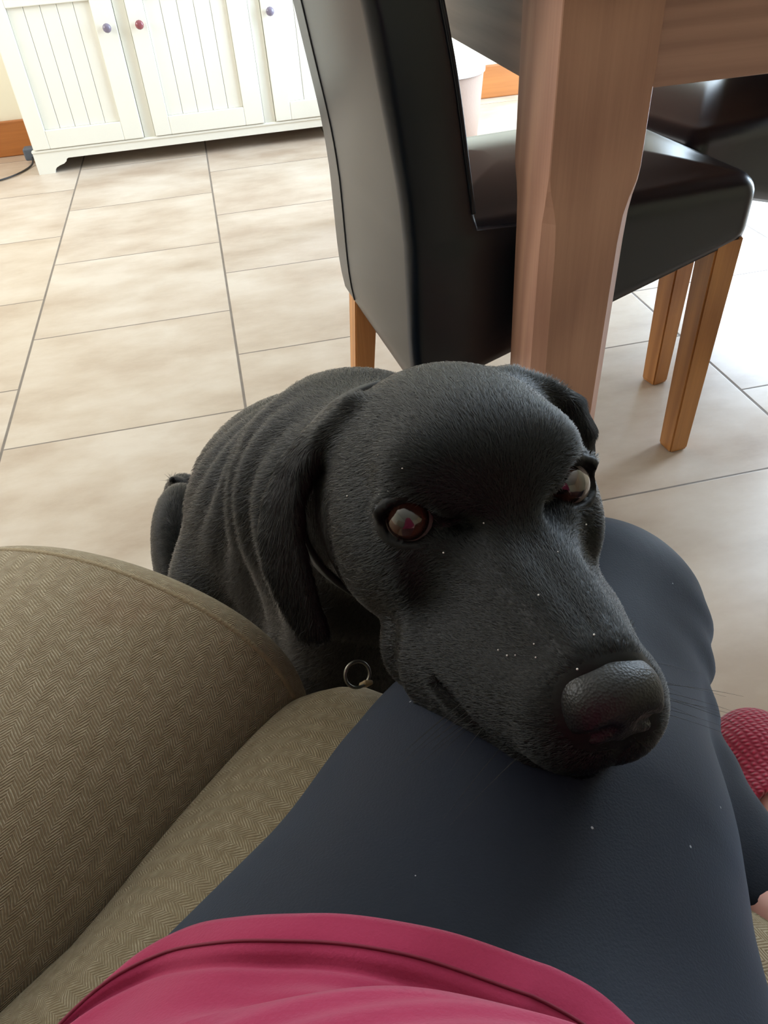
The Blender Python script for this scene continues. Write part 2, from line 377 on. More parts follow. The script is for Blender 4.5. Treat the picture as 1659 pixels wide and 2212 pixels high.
# ------------------------------------------------------------------ dining chairs (local x = towards the front, y = across, z = up; origin under the near front corner)
def chair(name, loc, rot, label, W=.445, mirror=False, H_back=1.02, DEP=.47):
    root = empty(name, loc, rot); tag(root, label, 'chair')
    s = -1.0 if mirror else 1.0      # y direction of the far side
    def ring(profile_x0x1, z): pass
    # --- seat cushion: rounded box with a crowned top
    nx, ny = 26, 22
    def rbox(name, xa, xb, W0, za, zb, crown, r, mat, tz=lambda x, y: 0.0, bz=lambda x, y: 0.0):
        bm = bmesh.new(); bmesh.ops.create_grid(bm, x_segments=1, y_segments=1, size=.5); bm.free()
        V = []; Fc = []
        prof = [(-r, 0)]  # superellipse style rings from the bottom up
        rings = []
        k = 7
        outline = []
        cr_ = .035
        def rr(inset):
            pts = []; inset = inset + .003
            x0, x1, y0, y1 = xa + inset, xb - inset, inset, W0 - inset; cf_ = max(cr_ - inset * .6, .006)
            for (cx, cy, a0, c_) in ((x1 - cf_, y1 - cf_, 0, cf_), (x0 + .004, y1 - .004, 90, .004), (x0 + .004, y0 + .004, 180, .004), (x1 - cf_, y0 + cf_, 270, cf_)):
                for q in range(7):
                    a = math.radians(a0 + 90 * q / 6); pts.append((cx + c_ * math.cos(a), cy + c_ * math.sin(a)))
            return pts
        def addring(inset, z, top):
            out = []
            for (x, y) in rr(inset):
                zz = z + (tz(x, y) if top else bz(x, y)); out.append((x, s * y, zz))
            rings.append(out)
        addring(.012, za, False); addring(.002, za + .006, False); addring(0, za + .02, False)
        m1 = zb - r
        for q in range(1, 5): addring(0, za + .02 + (m1 - za - .02) * q / 5, q > 2)
        for q in range(0, k + 1):
            a = math.pi / 2 * q / k; addring(r * (1 - math.cos(a)), m1 + r * math.sin(a), True)
        half = min(xb - xa, W0) / 2
        for q in range(1, 9):
            t = q / 9; ins = r + (half - r - .012) * t; addring(ins, zb + crown * math.sin(t * math.pi / 2), True)
        m = len(rings[0]); Vv = [v for rg in rings for v in rg]
        for i in range(len(rings) - 1):
            for q in range(m): Fc.append((i * m + q, i * m + (q + 1) % m, (i + 1) * m + (q + 1) % m, (i + 1) * m + q))
        Fc.append(tuple(range(m))[::-1]); Fc.append(tuple((len(rings) - 1) * m + q for q in range(m)))
        if s < 0: Fc = [f_[::-1] for f_ in Fc]
        return link(name, mesh(name, Vv, Fc), mat, root)
    bot = lambda x, y: -.035 * max(0, (-.18 - x) / .3) if x < -.18 else 0.0
    rbox('seat', -.540, 0.0, W, .398, .497, .022, .032, M_leather, bz=lambda x, y: -.030 * min(1, max(0, -x / .23)) - .115 * min(1, max(0, (-x - .23) / .28)))
    # --- back rest: swept slab, rear face curved, skirt at the bottom
    zc = np.array([.238, .28, .36, .42, .50, .566, .672, .763, .85, .93, H_back])
    xr = np.array([-.552, -.562, -.564, -.563, -.564, -.570, -.587, -.600, -.622, -.65, -.68])
    xf = np.array([-.440, -.440, -.445, -.452, -.464, -.474, -.490, -.510, -.532, -.560, -.595])
    wi = np.array([.004, .003, .002, .002, .002, .004, .004, .005, .006, .008, .012])
    zz = np.concatenate([np.linspace(.238, .484, 10), np.linspace(.492, H_back, 24)]); XRr = np.interp(zz, zc, xr); XFf = np.interp(zz, zc, xf); WI = np.interp(zz, zc, wi)
    def sm(a):
        for _ in range(3): a[1:-1] = (a[:-2] + 2 * a[1:-1] + a[2:]) / 4
        return a
    XRr, XFf, WI = sm(XRr), sm(XFf), sm(WI); XFf[:10] = -.33
    rings = []
    def slab(z, xr_, xf_, w0, ins):
        pts = []; y0, y1 = w0 + ins, W - w0 - ins; x0, x1 = xr_ + ins, xf_ - ins; c_ = max(.020 - ins * .7, .004); cf = max((.012 if z > .50 else .003) - ins * .7, .002)
        for (cx, cy, a0, c2) in ((x1 - cf, y1 - cf, 0, cf), (x0 + c_, y1 - c_, 90, c_), (x0 + c_, y0 + c_, 180, c_), (x1 - cf, y0 + cf, 270, cf)):
            for q in range(6):
                a = math.radians(a0 + 90 * q / 5); pts.append([cx + c2 * math.cos(a), s * (cy + c2 * math.sin(a)), z])
        out = []
        if z < .37:
            for p in pts: p[2] += max(0.0, p[0] + .455) * .80 * min(1.0, (.37 - z) / .12)
        return pts
    rings.append(slab(zz[0] - .001, XRr[0], XFf[0], WI[0], .02)); rings.append(slab(zz[0], XRr[0], XFf[0], WI[0], .008))
    for i in range(1, 33): rings.append(slab(zz[i], XRr[i], XFf[i], WI[i], 0))
    for q in range(1, 7):
        a = math.pi / 2 * q / 6; rings.append(slab(zz[32] + .022 * math.sin(a), XRr[33], XFf[33], WI[33], .022 * (1 - math.cos(a))))
    m = len(rings[0]); Vv = [v for rg in rings for v in rg]; Fc = []
    for i in range(len(rings) - 1):
        for q in range(m): Fc.append((i * m + q, i * m + (q + 1) % m, (i + 1) * m + (q + 1) % m, (i + 1) * m + q))
    Fc.append(tuple(range(m))[::-1]); Fc.append(tuple((len(rings) - 1) * m + q for q in range(m)))
    if s < 0: Fc = [f_[::-1] for f_ in Fc]
    bk = link('backrest', mesh('backrest', Vv, Fc), M_leather, root)
    # stitched seam down the rear face, and piping along the side edges
    for yy in (W - .088,):
        tube('seam', [(XRr[i] - .0004, s * yy, zz[i]) for i in range(1, 33)], .0013, M_seam, bk, 6)
    for yi in (0, 1):
        tube('piping', [(XFf[i] - .003, s * ((WI[i] + .0025) if yi == 0 else (W - WI[i] - .0025)), zz[i]) for i in range(11, 33)], .0035, M_leather, bk, 8)
    # --- legs, tapered square
    def leg(xc, yc, ztop, lean):
        bm = bmesh.new(); rg = []
        for z, h in ((0, .0165), (.004, .0185), (ztop, .0235)):
            o = lean * (1 - z / ztop)
            rg.append([bm.verts.new((xc + o + a * h, s * (yc + b_ * h), z)) for a, b_ in ((-1, -1), (1, -1), (1, 1), (-1, 1))])
        bm.faces.new(rg[0][::-1]); bm.faces.new(rg[-1])
        for i in range(2):
            for q in range(4): bm.faces.new((rg[i][q], rg[i][(q + 1) % 4], rg[i + 1][(q + 1) % 4], rg[i + 1][q]))
        bmesh.ops.bevel(bm, geom=[e for e in bm.edges], offset=.0025, segments=2, affect='EDGES')
        link('leg', bm_mesh('leg', bm), M_oak, root, smooth=False)
    for yc in (.028, W - .028):
        leg(-.041, yc, .405, .0); leg(-.520, yc + (.012 if yc < .1 else -.012), .33, -.03)
    bm = bmesh.new(); bm_box(bm, -.50, -.012, min(s * .03, s * (W - .03)), max(s * .03, s * (W - .03)), .385, .405, .002); link('seat_rail', bm_mesh('seat_rail', bm), M_oakx, root, smooth=False)
    return root
M_seam = plain('black_thread', (.006, .006, .007), .7)
chair('dining_chair', (.784, 1.013, 0), math.radians(5.5), 'black leather dining chair seen side on behind the dog, tucked under the table', W=.43)
chair('dining_chair', (.786, 1.225, 0), math.radians(180 + 13), 'black leather dining chair on the table\'s far side, glossy seat catching the window', W=.43, mirror=True)

# ------------------------------------------------------------------ dining table
def table():
    root = empty('dining_table', (.364, .845, 0)); tag(root, 'dark oak dining table with chunky chamfered legs above the black chairs', 'table')
    S, ZA, ZT = .113, .67, .775
    LX, LY = .86, 1.65
    def leg(x0, y0):
        bm = bmesh.new(); rings = []
        for z, c_ in ((0, .017), (.30, .016), (.50, .0145), (.535, .0125), (.555, .008), (.575, .0035), (.59, .0012), (ZT, .0012)):
            t = .004 * (1 - z / ZT) if z < .57 else 0
            a, b_, c0, d = x0 + t, x0 + S - t, y0 + t, y0 + S - t
            pts = [(a + c_, c0), (b_ - c_, c0), (b_, c0 + c_), (b_, d - c_), (b_ - c_, d), (a + c_, d), (a, d - c_), (a, c0 + c_)]
            rings.append([bm.verts.new((p[0], p[1], z)) for p in pts])
        bm.faces.new(rings[0][::-1]); bm.faces.new(rings[-1])
        for i in range(len(rings) - 1):
            for q in range(8): bm.faces.new((rings[i][q], rings[i][(q + 1) % 8], rings[i + 1][(q + 1) % 8], rings[i + 1][q]))
        link('leg', bm_mesh('leg', bm), M_table, root, smooth=False)
    for x in (0, LX - S):
        for y in (0, LY - S): leg(x, y)
    # aprons with a shallow scooped lower edge next to the legs
    for y in (.004, LY - .03):
        bm = bmesh.new(); bm_box(bm, S, LX - S, y, y + .026, ZA, ZT, .0015); link('apron', bm_mesh('apron', bm), M_table_x, root, smooth=False)
    for x in (.006, LX - .032):
        bm = bmesh.new(); bm_box(bm, x, x + .026, S, LY - S, ZA, ZT, .0015); link('apron', bm_mesh('apron', bm), M_table_y, root, smooth=False)
    box_obj('table_top', (-.03, LX + .03, -.03, LY + .03, ZT, ZT + .035), M_table_x, root, bev=.006, seg=3)
    return root
table()

# ------------------------------------------------------------------ sofa
SO = np.array([-.014, .326, 0.0]); SFv = np.array([.75, .66, 0]); SFv = SFv / np.linalg.norm(SFv); SLv = np.array([-SFv[1], SFv[0], 0])
def S_(F, L, z): return SO + F * SFv + L * SLv + np.array([0, 0, z])
def sofa():
    root = empty('sofa', tuple(SO)); tag(root, 'olive brown herringbone tweed sofa with a rounded padded arm, the person sitting on it', 'sofa')
    M = lambda p: p - SO
    # arm: closed profile in (L, z), lofted along the depth, front end slanting back towards the outside
    prof = spline([(.004, .30), (.0, .40), (.004, .452), (.020, .492), (.048, .523), (.085, .545), (.125, .556), (.165, .556), (.205, .545), (.24, .52), (.262, .48), (.268, .42), (.268, .25), (.266, .06), (.14, .06), (.012, .06), (.004, .20)], 90)
    fend = lambda L: .018 - .42 * L - .9 * max(0, L - .16) ** 2
    cL = np.array([.134, .33])
    rings = []; tt = list(np.linspace(0, 1, 26))
    for t in tt:
        rings.append([M(S_(-.78 + t * (fend(L) - .024 + .78), L, z)) for L, z in prof])
    for q in range(1, 9):
        a = math.pi / 2 * q / 8; ins = .024 * (1 - math.cos(a)); dF = .024 * math.sin(a); rg = []
        for L, z in prof:
            dv = cL - np.array([L, z]); dv = dv / np.linalg.norm(dv); L2, z2 = L + dv[0] * ins, z + dv[1] * ins
            rg.append(M(S_(fend(L) - .024 + dF, L2, z2)))
        rings.append(rg)
    for sc_ in (.7, .4, .1):
        rings.append([M(S_(fend(cL[0] + (L - cL[0]) * sc_) + .004 * (1 - sc_), cL[0] + (L - cL[0]) * sc_, cL[1] + (z - cL[1]) * sc_)) for L, z in prof])
    arm = loft('arm', rings, M_tweed, root, uvrot=-.45)
    def pip(F0, name, off=.0035):
        pts = []
        for L, z in prof[6:60]:
            dv = np.array([L, z]) - cL; dv = dv / np.linalg.norm(dv)
            pts.append(M(S_(fend(L) + F0, L + dv[0] * (-.002), z + dv[1] * (-.002))))
        return tube(name, pts, off * .7, M_tweed_plain, arm, 8)
    pip(-.020, 'piping')
    # seat cushion: profile in (F, z) lofted across
    sp = spline([(-.62, .30), (-.62, .42), (-.60, .452), (-.5, .462), (-.3, .468), (-.08, .468), (-.004, .463), (.028, .447), (.045, .42), (.051, .39), (.045, .345), (.025, .315), (-.04, .305), (-.35, .30)], 80)
    rings = []
    wl = [0.0, .0015, .006, .016, .03, .045]
    Ls = [(-.003 - w, .026 * (1 - w / .045) ** 2.2) for w in wl] + [(-.003 - x, 0) for x in np.linspace(.06, .58, 14)] + [(-.62 + w, .026 * (1 - w / .045) ** 2.2) for w in wl[::-1]]
    c0 = sp.mean(0)
    for L, ins in Ls:
        crown = .006 * (1 - ((L + .31) / .31) ** 2)
        rg = []
        for F, z in sp:
            dv = c0 - np.array([F, z]); dn = dv / np.linalg.norm(dv)
            rg.append(M(S_(F + dn[0] * ins - .05 * max(0, .06 + L) * 0, L, z + dn[1] * ins + (crown if z > .44 else 0))))
        rings.append(rg)
    loft('seat_cushion', rings, M_tweed, root, uvrot=-.15)
    bp = spline([(-.60, .46), (-.56, .50), (-.55, .60), (-.58, .74), (-.62, .84), (-.68, .87), (-.74, .84), (-.76, .7), (-.75, .46)], 60)
    loft('back_cushion', [[M(S_(F, L, z)) for F, z in bp] for L in np.linspace(.26, -.9, 12)], M_tweed, root)
    bm = bmesh.new(); bm_box(bm, -.74, .02, -.66, .0, .06, .305, .01)
    me = bm_mesh('base', bm); o = link('base', me, M_tweed_plain, root, smooth=False); o.rotation_euler = (0, 0, math.atan2(SFv[1], SFv[0]))
    rings = [[M(S_(-.78 + t * .76, -.89 + (.268 - L), z)) for L, z in prof] for t in np.linspace(0, 1, 12)]
    loft('arm', rings, M_tweed, root)
    for F, L in ((-.08, .22), (-.08, -.84), (-.7, .22), (-.7, -.84)):
        lathe('foot', [(0, 0), (.022, 0), (.028, .062), (0, .062)], M_oak, root, 16, loc=tuple(M(S_(F, L, 0))))
    return root
M_tweed_plain = plain('tweed_piping', srgb(160, 142, 112), .85, bump=(700, .6, .002))
sofa()
# ------------------------------------------------------------------ implicit surfaces -> one continuous mesh (surface nets)
def A3(*v): return np.array(v, float)
def s_ell(P, c_, r, Rm=None):
    q = P - np.asarray(c_)
    if Rm is not None: q = q @ Rm
    r = np.asarray(r, float); k0 = np.linalg.norm(q / r, axis=1); k1 = np.linalg.norm(q / (r * r), axis=1) + 1e-9
    return k0 * (k0 - 1) / k1
def s_cone(P, a, ra, b, rb):
    a, b = np.asarray(a, float), np.asarray(b, float); ba = b - a; h = np.clip(((P - a) @ ba) / (ba @ ba), 0, 1)
    return np.linalg.norm(P - a - h[:, None] * ba, axis=1) - (ra + (rb - ra) * h)
def s_chain(P, pts, k=0.02):
    d = None
    for (p, r), (p2, r2) in zip(pts[:-1], pts[1:]):
        e = s_cone(P, p, r, p2, r2); d = e if d is None else smin(d, e, k)
    return d
def s_tri(P, a, b, c_):
    a, b, c_ = [np.asarray(v, float) for v in (a, b, c_)]
    ba, cb, ac = b - a, c_ - b, a - c_; pa, pb, pc = P - a, P - b, P - c_; nor = np.cross(ba, ac)
    s = np.sign(pa @ np.cross(ba, nor)) + np.sign(pb @ np.cross(cb, nor)) + np.sign(pc @ np.cross(ac, nor))
    def e(p, v): h = np.clip(p @ v / (v @ v), 0, 1); return ((p - h[:, None] * v) ** 2).sum(1)
    edge = np.minimum(np.minimum(e(pa, ba), e(pb, cb)), e(pc, ac)); face = (pa @ nor) ** 2 / (nor @ nor)
    return np.sqrt(np.where(s < 2, edge, face))
def smin(a, b, k):
    h = np.maximum(k - np.abs(a - b), 0) / k; return np.minimum(a, b) - h * h * k * .25
def smax(a, b, k): return -smin(-a, -b, k)
def surface_net(fn, lo, hi, h, smooth_pad=1.9):
    B = 8; lo = np.array(lo, float); nb = np.ceil((np.array(hi) - lo) / (h * B)).astype(int)
    bi = np.stack(np.meshgrid(*[np.arange(n) for n in nb], indexing='ij'), -1).reshape(-1, 3)
    cen = lo + (bi + .5) * B * h; d = np.concatenate([fn(c_) for c_ in np.array_split(cen, max(1, len(cen) // 40000))])
    bi = bi[np.abs(d) < smooth_pad * B * h * .87]
    off = np.stack(np.meshgrid(*[np.arange(B + 1)] * 3, indexing='ij'), -1).reshape(-1, 3)
    NX = nb * B + 3; stride = np.array([1, NX[0], NX[0] * NX[1]], np.int64)
    co = np.array([[i, j, k] for i in (0, 1) for j in (0, 1) for k in (0, 1)])
    edges = [(a, b) for a in range(8) for b in range(a + 1, 8) if np.abs(co[a] - co[b]).sum() == 1]
    keys, pos, quads = [], [], []
    for ch in np.array_split(bi, max(1, len(bi) // 300)):
        if not len(ch): continue
        g = (ch[:, None, :] * B + off[None]); D = fn((lo + g.reshape(-1, 3) * h)).reshape(len(ch), B + 1, B + 1, B + 1); S = D < 0
        c8 = np.stack([S[:, i:i + B, j:j + B, k:k + B] for i, j, k in co], -1); m = c8.any(-1) & ~c8.all(-1)
        w = np.argwhere(m)
        if len(w):
            dv = np.stack([D[w[:, 0], w[:, 1] + i, w[:, 2] + j, w[:, 3] + k] for i, j, k in co], -1)
            acc = np.zeros((len(w), 3)); cnt = np.zeros(len(w))
            for a, b in edges:
                x = (dv[:, a] < 0) != (dv[:, b] < 0); t = np.where(x, dv[:, a] / (dv[:, a] - dv[:, b] + 1e-20), 0)
                acc += np.where(x[:, None], co[a] + t[:, None] * (co[b] - co[a]), 0); cnt += x
            cell = ch[w[:, 0]] * B + w[:, 1:]; keys.append((cell + 1) @ stride); pos.append(lo + (cell + acc / cnt[:, None]) * h)
        for ax in range(3):
            e = np.eye(3, dtype=int)[ax]; b_, c_ = (ax + 1) % 3, (ax + 2) % 3
            s0 = S[:, :B, :B, :B]; s1 = S[:, e[0]:B + e[0], e[1]:B + e[1], e[2]:B + e[2]]
            w = np.argwhere(s0 != s1)
            if not len(w): continue
            flip = s0[w[:, 0], w[:, 1], w[:, 2], w[:, 3]]; cell = ch[w[:, 0]] * B + w[:, 1:]
            eb, ec = np.eye(3, dtype=int)[b_], np.eye(3, dtype=int)[c_]
            q = np.stack([(cell - eb - ec + 1) @ stride, (cell - ec + 1) @ stride, (cell + 1) @ stride, (cell - eb + 1) @ stride], 1)
            q[~flip] = q[~flip][:, ::-1]; quads.append(q)
    keys = np.concatenate(keys); pos = np.concatenate(pos); quads = np.concatenate(quads)
    o = np.argsort(keys); keys, pos = keys[o], pos[o]
    idx = np.searchsorted(keys, quads); idx = np.clip(idx, 0, len(keys) - 1); ok = (keys[idx] == quads).all(1)
    return pos, idx[ok]
def np_mesh(name, V, Q):
    me = bpy.data.meshes.new(name); n, m = len(V), len(Q)
    me.vertices.add(n); me.vertices.foreach_set('co', np.asarray(V, np.float32).ravel())
    me.loops.add(4 * m); me.loops.foreach_set('vertex_index', Q.astype(np.int32).ravel())
    me.polygons.add(m); me.polygons.foreach_set('loop_start', np.arange(0, 4 * m, 4, dtype=np.int32))
    me.update(calc_edges=True); me.validate(); return me
def relax(V, Q, it=2, lam=.5):
    e = np.concatenate([Q[:, [0, 1]], Q[:, [1, 2]], Q[:, [2, 3]], Q[:, [3, 0]]]); e = np.concatenate([e, e[:, ::-1]])
    cnt = np.bincount(e[:, 0], minlength=len(V))[:, None].clip(1)
    for l_ in ([lam, -lam * 1.04] * it):
        acc = np.stack([np.bincount(e[:, 0], V[e[:, 1], k], len(V)) for k in range(3)], 1); V = V + l_ * (acc / cnt - V)
    return V
def largest(V, Q):
    lab = np.arange(len(V))
    while True:
        mn = lab[Q].min(1); new = lab.copy(); np.minimum.at(new, Q.ravel(), np.repeat(mn, 4)); new = new[new]
        if (new == lab).all(): break
        lab = new
    u, c_ = np.unique(lab, return_counts=True); keep = lab == u[c_.argmax()]
    re = np.cumsum(keep) - 1; return V[keep], re[Q[keep[Q[:, 0]]]]
def vnormals(V, Q):
    n = np.cross(V[Q[:, 2]] - V[Q[:, 0]], V[Q[:, 3]] - V[Q[:, 1]]); out = np.zeros_like(V)
    for k in range(4):
        for a in range(3): out[:, a] += np.bincount(Q[:, k], n[:, a], len(V))
    return out / (np.linalg.norm(out, axis=1, keepdims=True) + 1e-12)

# ------------------------------------------------------------------ the dog (head frame: x = dog's left, y = towards the nose, z = up; eyes' midpoint at 0)
HR = np.array([[0.99837385, 0.05664518, -0.00640046], [0.05567493, -0.94478507, 0.32292641], [-0.01224517, 0.32275763, 0.94640243]])
HT = np.array([0.0970040, 0.2598740, 0.6429890])
def to_head(P): return (P - HT) @ HR
def head_w(p): return HR @ np.asarray(p, float) + HT
EYE = {1: A3(.040, -.005, .001), -1: A3(-.040, -.005, .001)}
ER = .0118
cam_h = to_head(np.array([[0, 0, H]]))[0]
def frame_from(fwd, up=(0, 0, 1)):
    f_ = np.asarray(fwd, float); f_ /= np.linalg.norm(f_); x = np.cross(f_, up); x /= np.linalg.norm(x); return np.stack([x, f_, np.cross(x, f_)], 1)
GAZE = {}
for sd in (1, -1):
    g = cam_h + A3(-.075, 0, .02) - EYE[sd]; g /= np.linalg.norm(g); GAZE[sd] = g
LIDDIR = {1: A3(.14, .93, .33), -1: A3(-.33, .91, .25)}
EAR_C = {-1: [[A3(-.046, -.078, .040), A3(-.050, -.098, .036), A3(-.044, -.122, .024)],
              [A3(-.074, -.086, .016), A3(-.080, -.108, .012), A3(-.078, -.128, .002)],
              [A3(-.088, -.084, -.018), A3(-.100, -.106, -.022), A3(-.100, -.126, -.026)],
              [A3(-.089, -.074, -.052), A3(-.102, -.092, -.054), A3(-.104, -.108, -.052)],
              [A3(-.086, -.066, -.082), A3(-.091, -.072, -.084), A3(-.094, -.080, -.080)]],
         1: [[A3(.044, -.070, .040), A3(.048, -.092, .036), A3(.042, -.114, .024)],
             [A3(.070, -.062, .027), A3(.080, -.086, .022), A3(.076, -.110, .010)],
             [A3(.078, -.056, .000), A3(.090, -.080, -.006), A3(.090, -.102, -.014)],
             [A3(.071, -.068, -.042), A3(.082, -.086, -.044), A3(.085, -.100, -.044)],
             [A3(.068, -.068, -.072), A3(.074, -.074, -.074), A3(.077, -.080, -.070)]]}
def cat(P, n):
    P = np.array(P, float); m = len(P); ext = np.concatenate([[2 * P[0] - P[1]], P, [2 * P[-1] - P[-2]]]); out = []
    for t in np.linspace(0, m - 1 - 1e-9, n):
        i = int(t); u = t - i; p0, p1, p2, p3 = ext[i:i + 4]
        out.append(.5 * ((2 * p1) + (-p0 + p2) * u + (2 * p0 - 5 * p1 + 4 * p2 - p3) * u * u + (-p0 + 3 * p1 - 3 * p2 + p3) * u ** 3))
    return np.array(out)
EAR, TRI = {}, []
for sd in (1, -1):
    g = cat(EAR_C[sd], 8); g = np.swapaxes(cat(np.swapaxes(g, 0, 1), 5), 0, 1)
    bow = np.sin(np.linspace(0, math.pi, 5))[None, :, None] * np.linspace(.0, 1, 8)[:, None, None]
    EAR[sd] = (g + bow * A3(sd * .004, 0, 0)).reshape(-1, 3)
for i in range(7):
    for j in range(4):
        q = i * 5 + j; TRI += [(q, q + 1, q + 6), (q, q + 6, q + 5)]
NOSE_C = A3(0, .109, -.038)
def nose_sdf(Q):
    q = Q - A3(0, .0005, -.0055); q[:, 0] = np.abs(q[:, 0])
    d = s_ell(q, (0, .107, -.0275), (.0165, .0140, .0115))
    d = smin(d, s_ell(q, (.0095, .1065, -.0345), (.0095, .0125, .0125)), .006)
    d = smin(d, s_cone(q, (0, .112, -.034), .006, (0, .1065, -.053), .004), .006)
    # nostrils: comma shaped, sweeping outwards
    d = smax(d, -s_cone(q, (.0075, .1200, -.0365), .0038, (.0175, .112, -.0425), .0022), .003)
    d = smax(d, -s_cone(q, (0, .125, -.028), .0012, (0, .1175, -.052), .0012), .003)
    return d
def head_sdf(Q):
    a = np.abs(Q[:, 0]); q = Q.copy(); q[:, 0] = a
    d = s_ell(q, (0, -.058, .002), (.061, .078, .052))
    d = smin(d, s_ell(q, (0, -.022, .012), (.041, .042, .031)), .024)
    d = smin(d, s_ell(q, (.027, -.010, .0230), (.015, .015, .009)), .018)
    d = smin(d, s_ell(q, (.046, -.034, -.022), (.016, .042, .022)), .02)
    d = smin(d, s_ell(q, (.038, -.058, -.035), (.030, .046, .042)), .025)
    mz = s_cone(q, (0, -.005, -.040), .038, (0, .090, -.048), .0225)
    mz = smin(mz, s_cone(q, (.008, .0, -.012), .016, (.0040, .098, -.0285), .0110), .018)
    mz = smin(mz, s_cone(q, (.0265, .012, -.070), .0315, (.0120, .087, -.0555), .0190), .016)
    mz = smin(mz, s_ell(q, (.008, .092, -.052), (.0150, .018, .019)), .012)
    d = smin(d, mz, .022)
    jaw = s_cone(q, (0, -.05, -.068), .040, (0, .078, -.080), .0140)
    jaw = smin(jaw, s_cone(q, (.029, -.02, -.078), .031, (.016, .068, -.082), .0125), .012)
    d = smin(d, jaw, .007)
    d = smax(d, -s_chain(q, [((.046, .030, -.058), .0012), ((.0425, .052, -.063), .0022), ((.0360, .068, -.0715), .0022), ((.026, .082, -.0770), .0018), ((.010, .096, -.0775), .001)], .002), .005)
    # furrow between the brows, hollow in front of each eye
    d = smax(d, -s_ell(q, (.022, .019, .001), (.006, .012, .004)), .014)
    return d
def eyes_sdf(Q, d):
    for sd in (1, -1):
        e = EYE[sd]; f_ = frame_from(LIDDIR[sd])
        d = smax(d, -s_ell(Q, e + LIDDIR[sd] * .012, (.0135, .007, .0085), f_), .009)
        d = smin(d, np.linalg.norm(Q - e, axis=1) - .0142, .006)
        d = smin(d, s_cone(Q, e + f_ @ A3(-.013, .006, .006), .0035, e + f_ @ A3(.012, .007, .0075), .0035), .006)
        # almond opening
        tilt = A3(0, 0, 0)
        o = s_ell(Q, e + LIDDIR[sd] * .012 + f_ @ A3(0, 0, -.0004), (.0126, .02, .0094), f_)
        o = smin(o, s_cone(Q, e + f_ @ A3(-sd * .006, .012, -.002), .004, e + f_ @ A3(-sd * .0155, .010, -.0045), .0015), .004)
        d = smax(d, -o, .0025)
        d = smin(d, np.linalg.norm(Q - e, axis=1) - (ER - .0012), .0005)
    return d
def ear_sdf(Q, sd):
    lo, hi = EAR[sd].min(0), EAR[sd].max(0)
    out = np.linalg.norm(np.maximum(np.maximum(lo - Q, Q - hi), 0), axis=1); m = out < .03
    out = out + .004
    if m.any():
        q = Q[m]; d = None
        for i, j, k in TRI:
            t = s_tri(q, EAR[sd][i], EAR[sd][j], EAR[sd][k]); d = t if d is None else np.minimum(d, t)
        out[m] = d
    return out - .0036
def dog_sdf(P):
    Q = to_head(P)
    d = head_sdf(Q)
    # neck, shoulders, trunk, haunches, legs, tail (room frame)
    n = s_cone(P, head_w((0, -.080, -.022)), .062, (.060, .465, .502), .086)
    n = smin(n, s_cone(P, (.060, .465, .502), .086, (.030, .575, .39), .120), .03)
    n = smin(n, s_cone(P, (.055, .43, .46), .072, (.045, .47, .30), .088), .03)
    n = smin(n, s_cone(P, (.045, .47, .32), .085, (.035, .52, .20), .085), .03)
    n = smin(n, s_cone(P, (.030, .575, .38), .120, (.01, .78, .20), .105), .03)
    n = smin(n, s_ell(P, (-.02, .84, .13), (.11, .11, .12)), .04)
    for sx in (-1, 1):
        n = smin(n, s_ell(P, (-.040 + sx * .095, .79, .160), (.050, .105, .115)), .02)
        n = smin(n, s_chain(P, [((-.03 + sx * .11, .70, .10), .045), ((-.03 + sx * .115, .89, .055), .034), ((-.03 + sx * .12, .76, .03), .027), ((-.03 + sx * .125, .66, .026), .026)], .015), .015)
        n = smin(n, s_chain(P, [((.02 + sx * .085, .555, .34), .06), ((.02 + sx * .075, .56, .22), .04), ((.02 + sx * .07, .535, .09), .026), ((.02 + sx * .07, .53, .04), .026), ((.02 + sx * .07, .495, .026), .026)], .02), .03)
    n = smin(n, s_chain(P, [((-.04, .91, .12), .04), ((-.12, .97, .10), .030), ((-.146, .95, .165), .022), ((-.150, .912, .218), .005)], .02), .02)
    # loose skin folds on the side of the neck
    w = np.exp(-(((P - A3(-.035, .47, .50)) / A3(.06, .09, .09)) ** 2).sum(1))
    n = n + .0028 * w * np.sin((P @ A3(.25, 1.0, -.15)) * 2 * math.pi / .034 + 1.2 * np.sin(P[:, 2] * 30))
    d = smin(d, n, .03)
    for sd in (1, -1): d = smin(d, ear_sdf(Q, sd), .016)
    d = eyes_sdf(Q, d)
    return d
QUICK = False
dog = empty('dog', (.0, .62, 0))
DOG0 = A3(.0, .62, 0)
tag(dog, 'black labrador dog resting its chin on the leggings-clad thigh and looking up', 'dog')
M_coat = None
m_, nt_, b_ = new_mat('black_dog_coat'); n_ = N(nt_); tc_ = n_('ShaderNodeTexCoord')
n_.l(n_.mix(n_.noise(tc_.outputs['Object'], 12, 3), (.0025, .0024, .0024), (.004, .0038, .0037)), b_.inputs['Base Color'])
b_.inputs['Roughness'].default_value = .48; b_.inputs['Specular IOR Level'].default_value = .15
b_.inputs['Sheen Weight'].default_value = .02; b_.inputs['Sheen Roughness'].default_value = .4
n_.bump(n_.noise(tc_.outputs['Object'], 420, 3), .25, .0008, b_)
M_coat = m_
RES = .0032 if QUICK else .0021
DV, DQ = surface_net(dog_sdf, (-.32, .08, -.01), (.30, 1.12, .80), RES)
DV, DQ = largest(DV, DQ); DV = relax(DV, DQ, 2)
DN = vnormals(DV, DQ)
DV2 = DV.copy()
body = link('body', np_mesh('body', DV2 - DOG0, DQ), M_coat, dog)
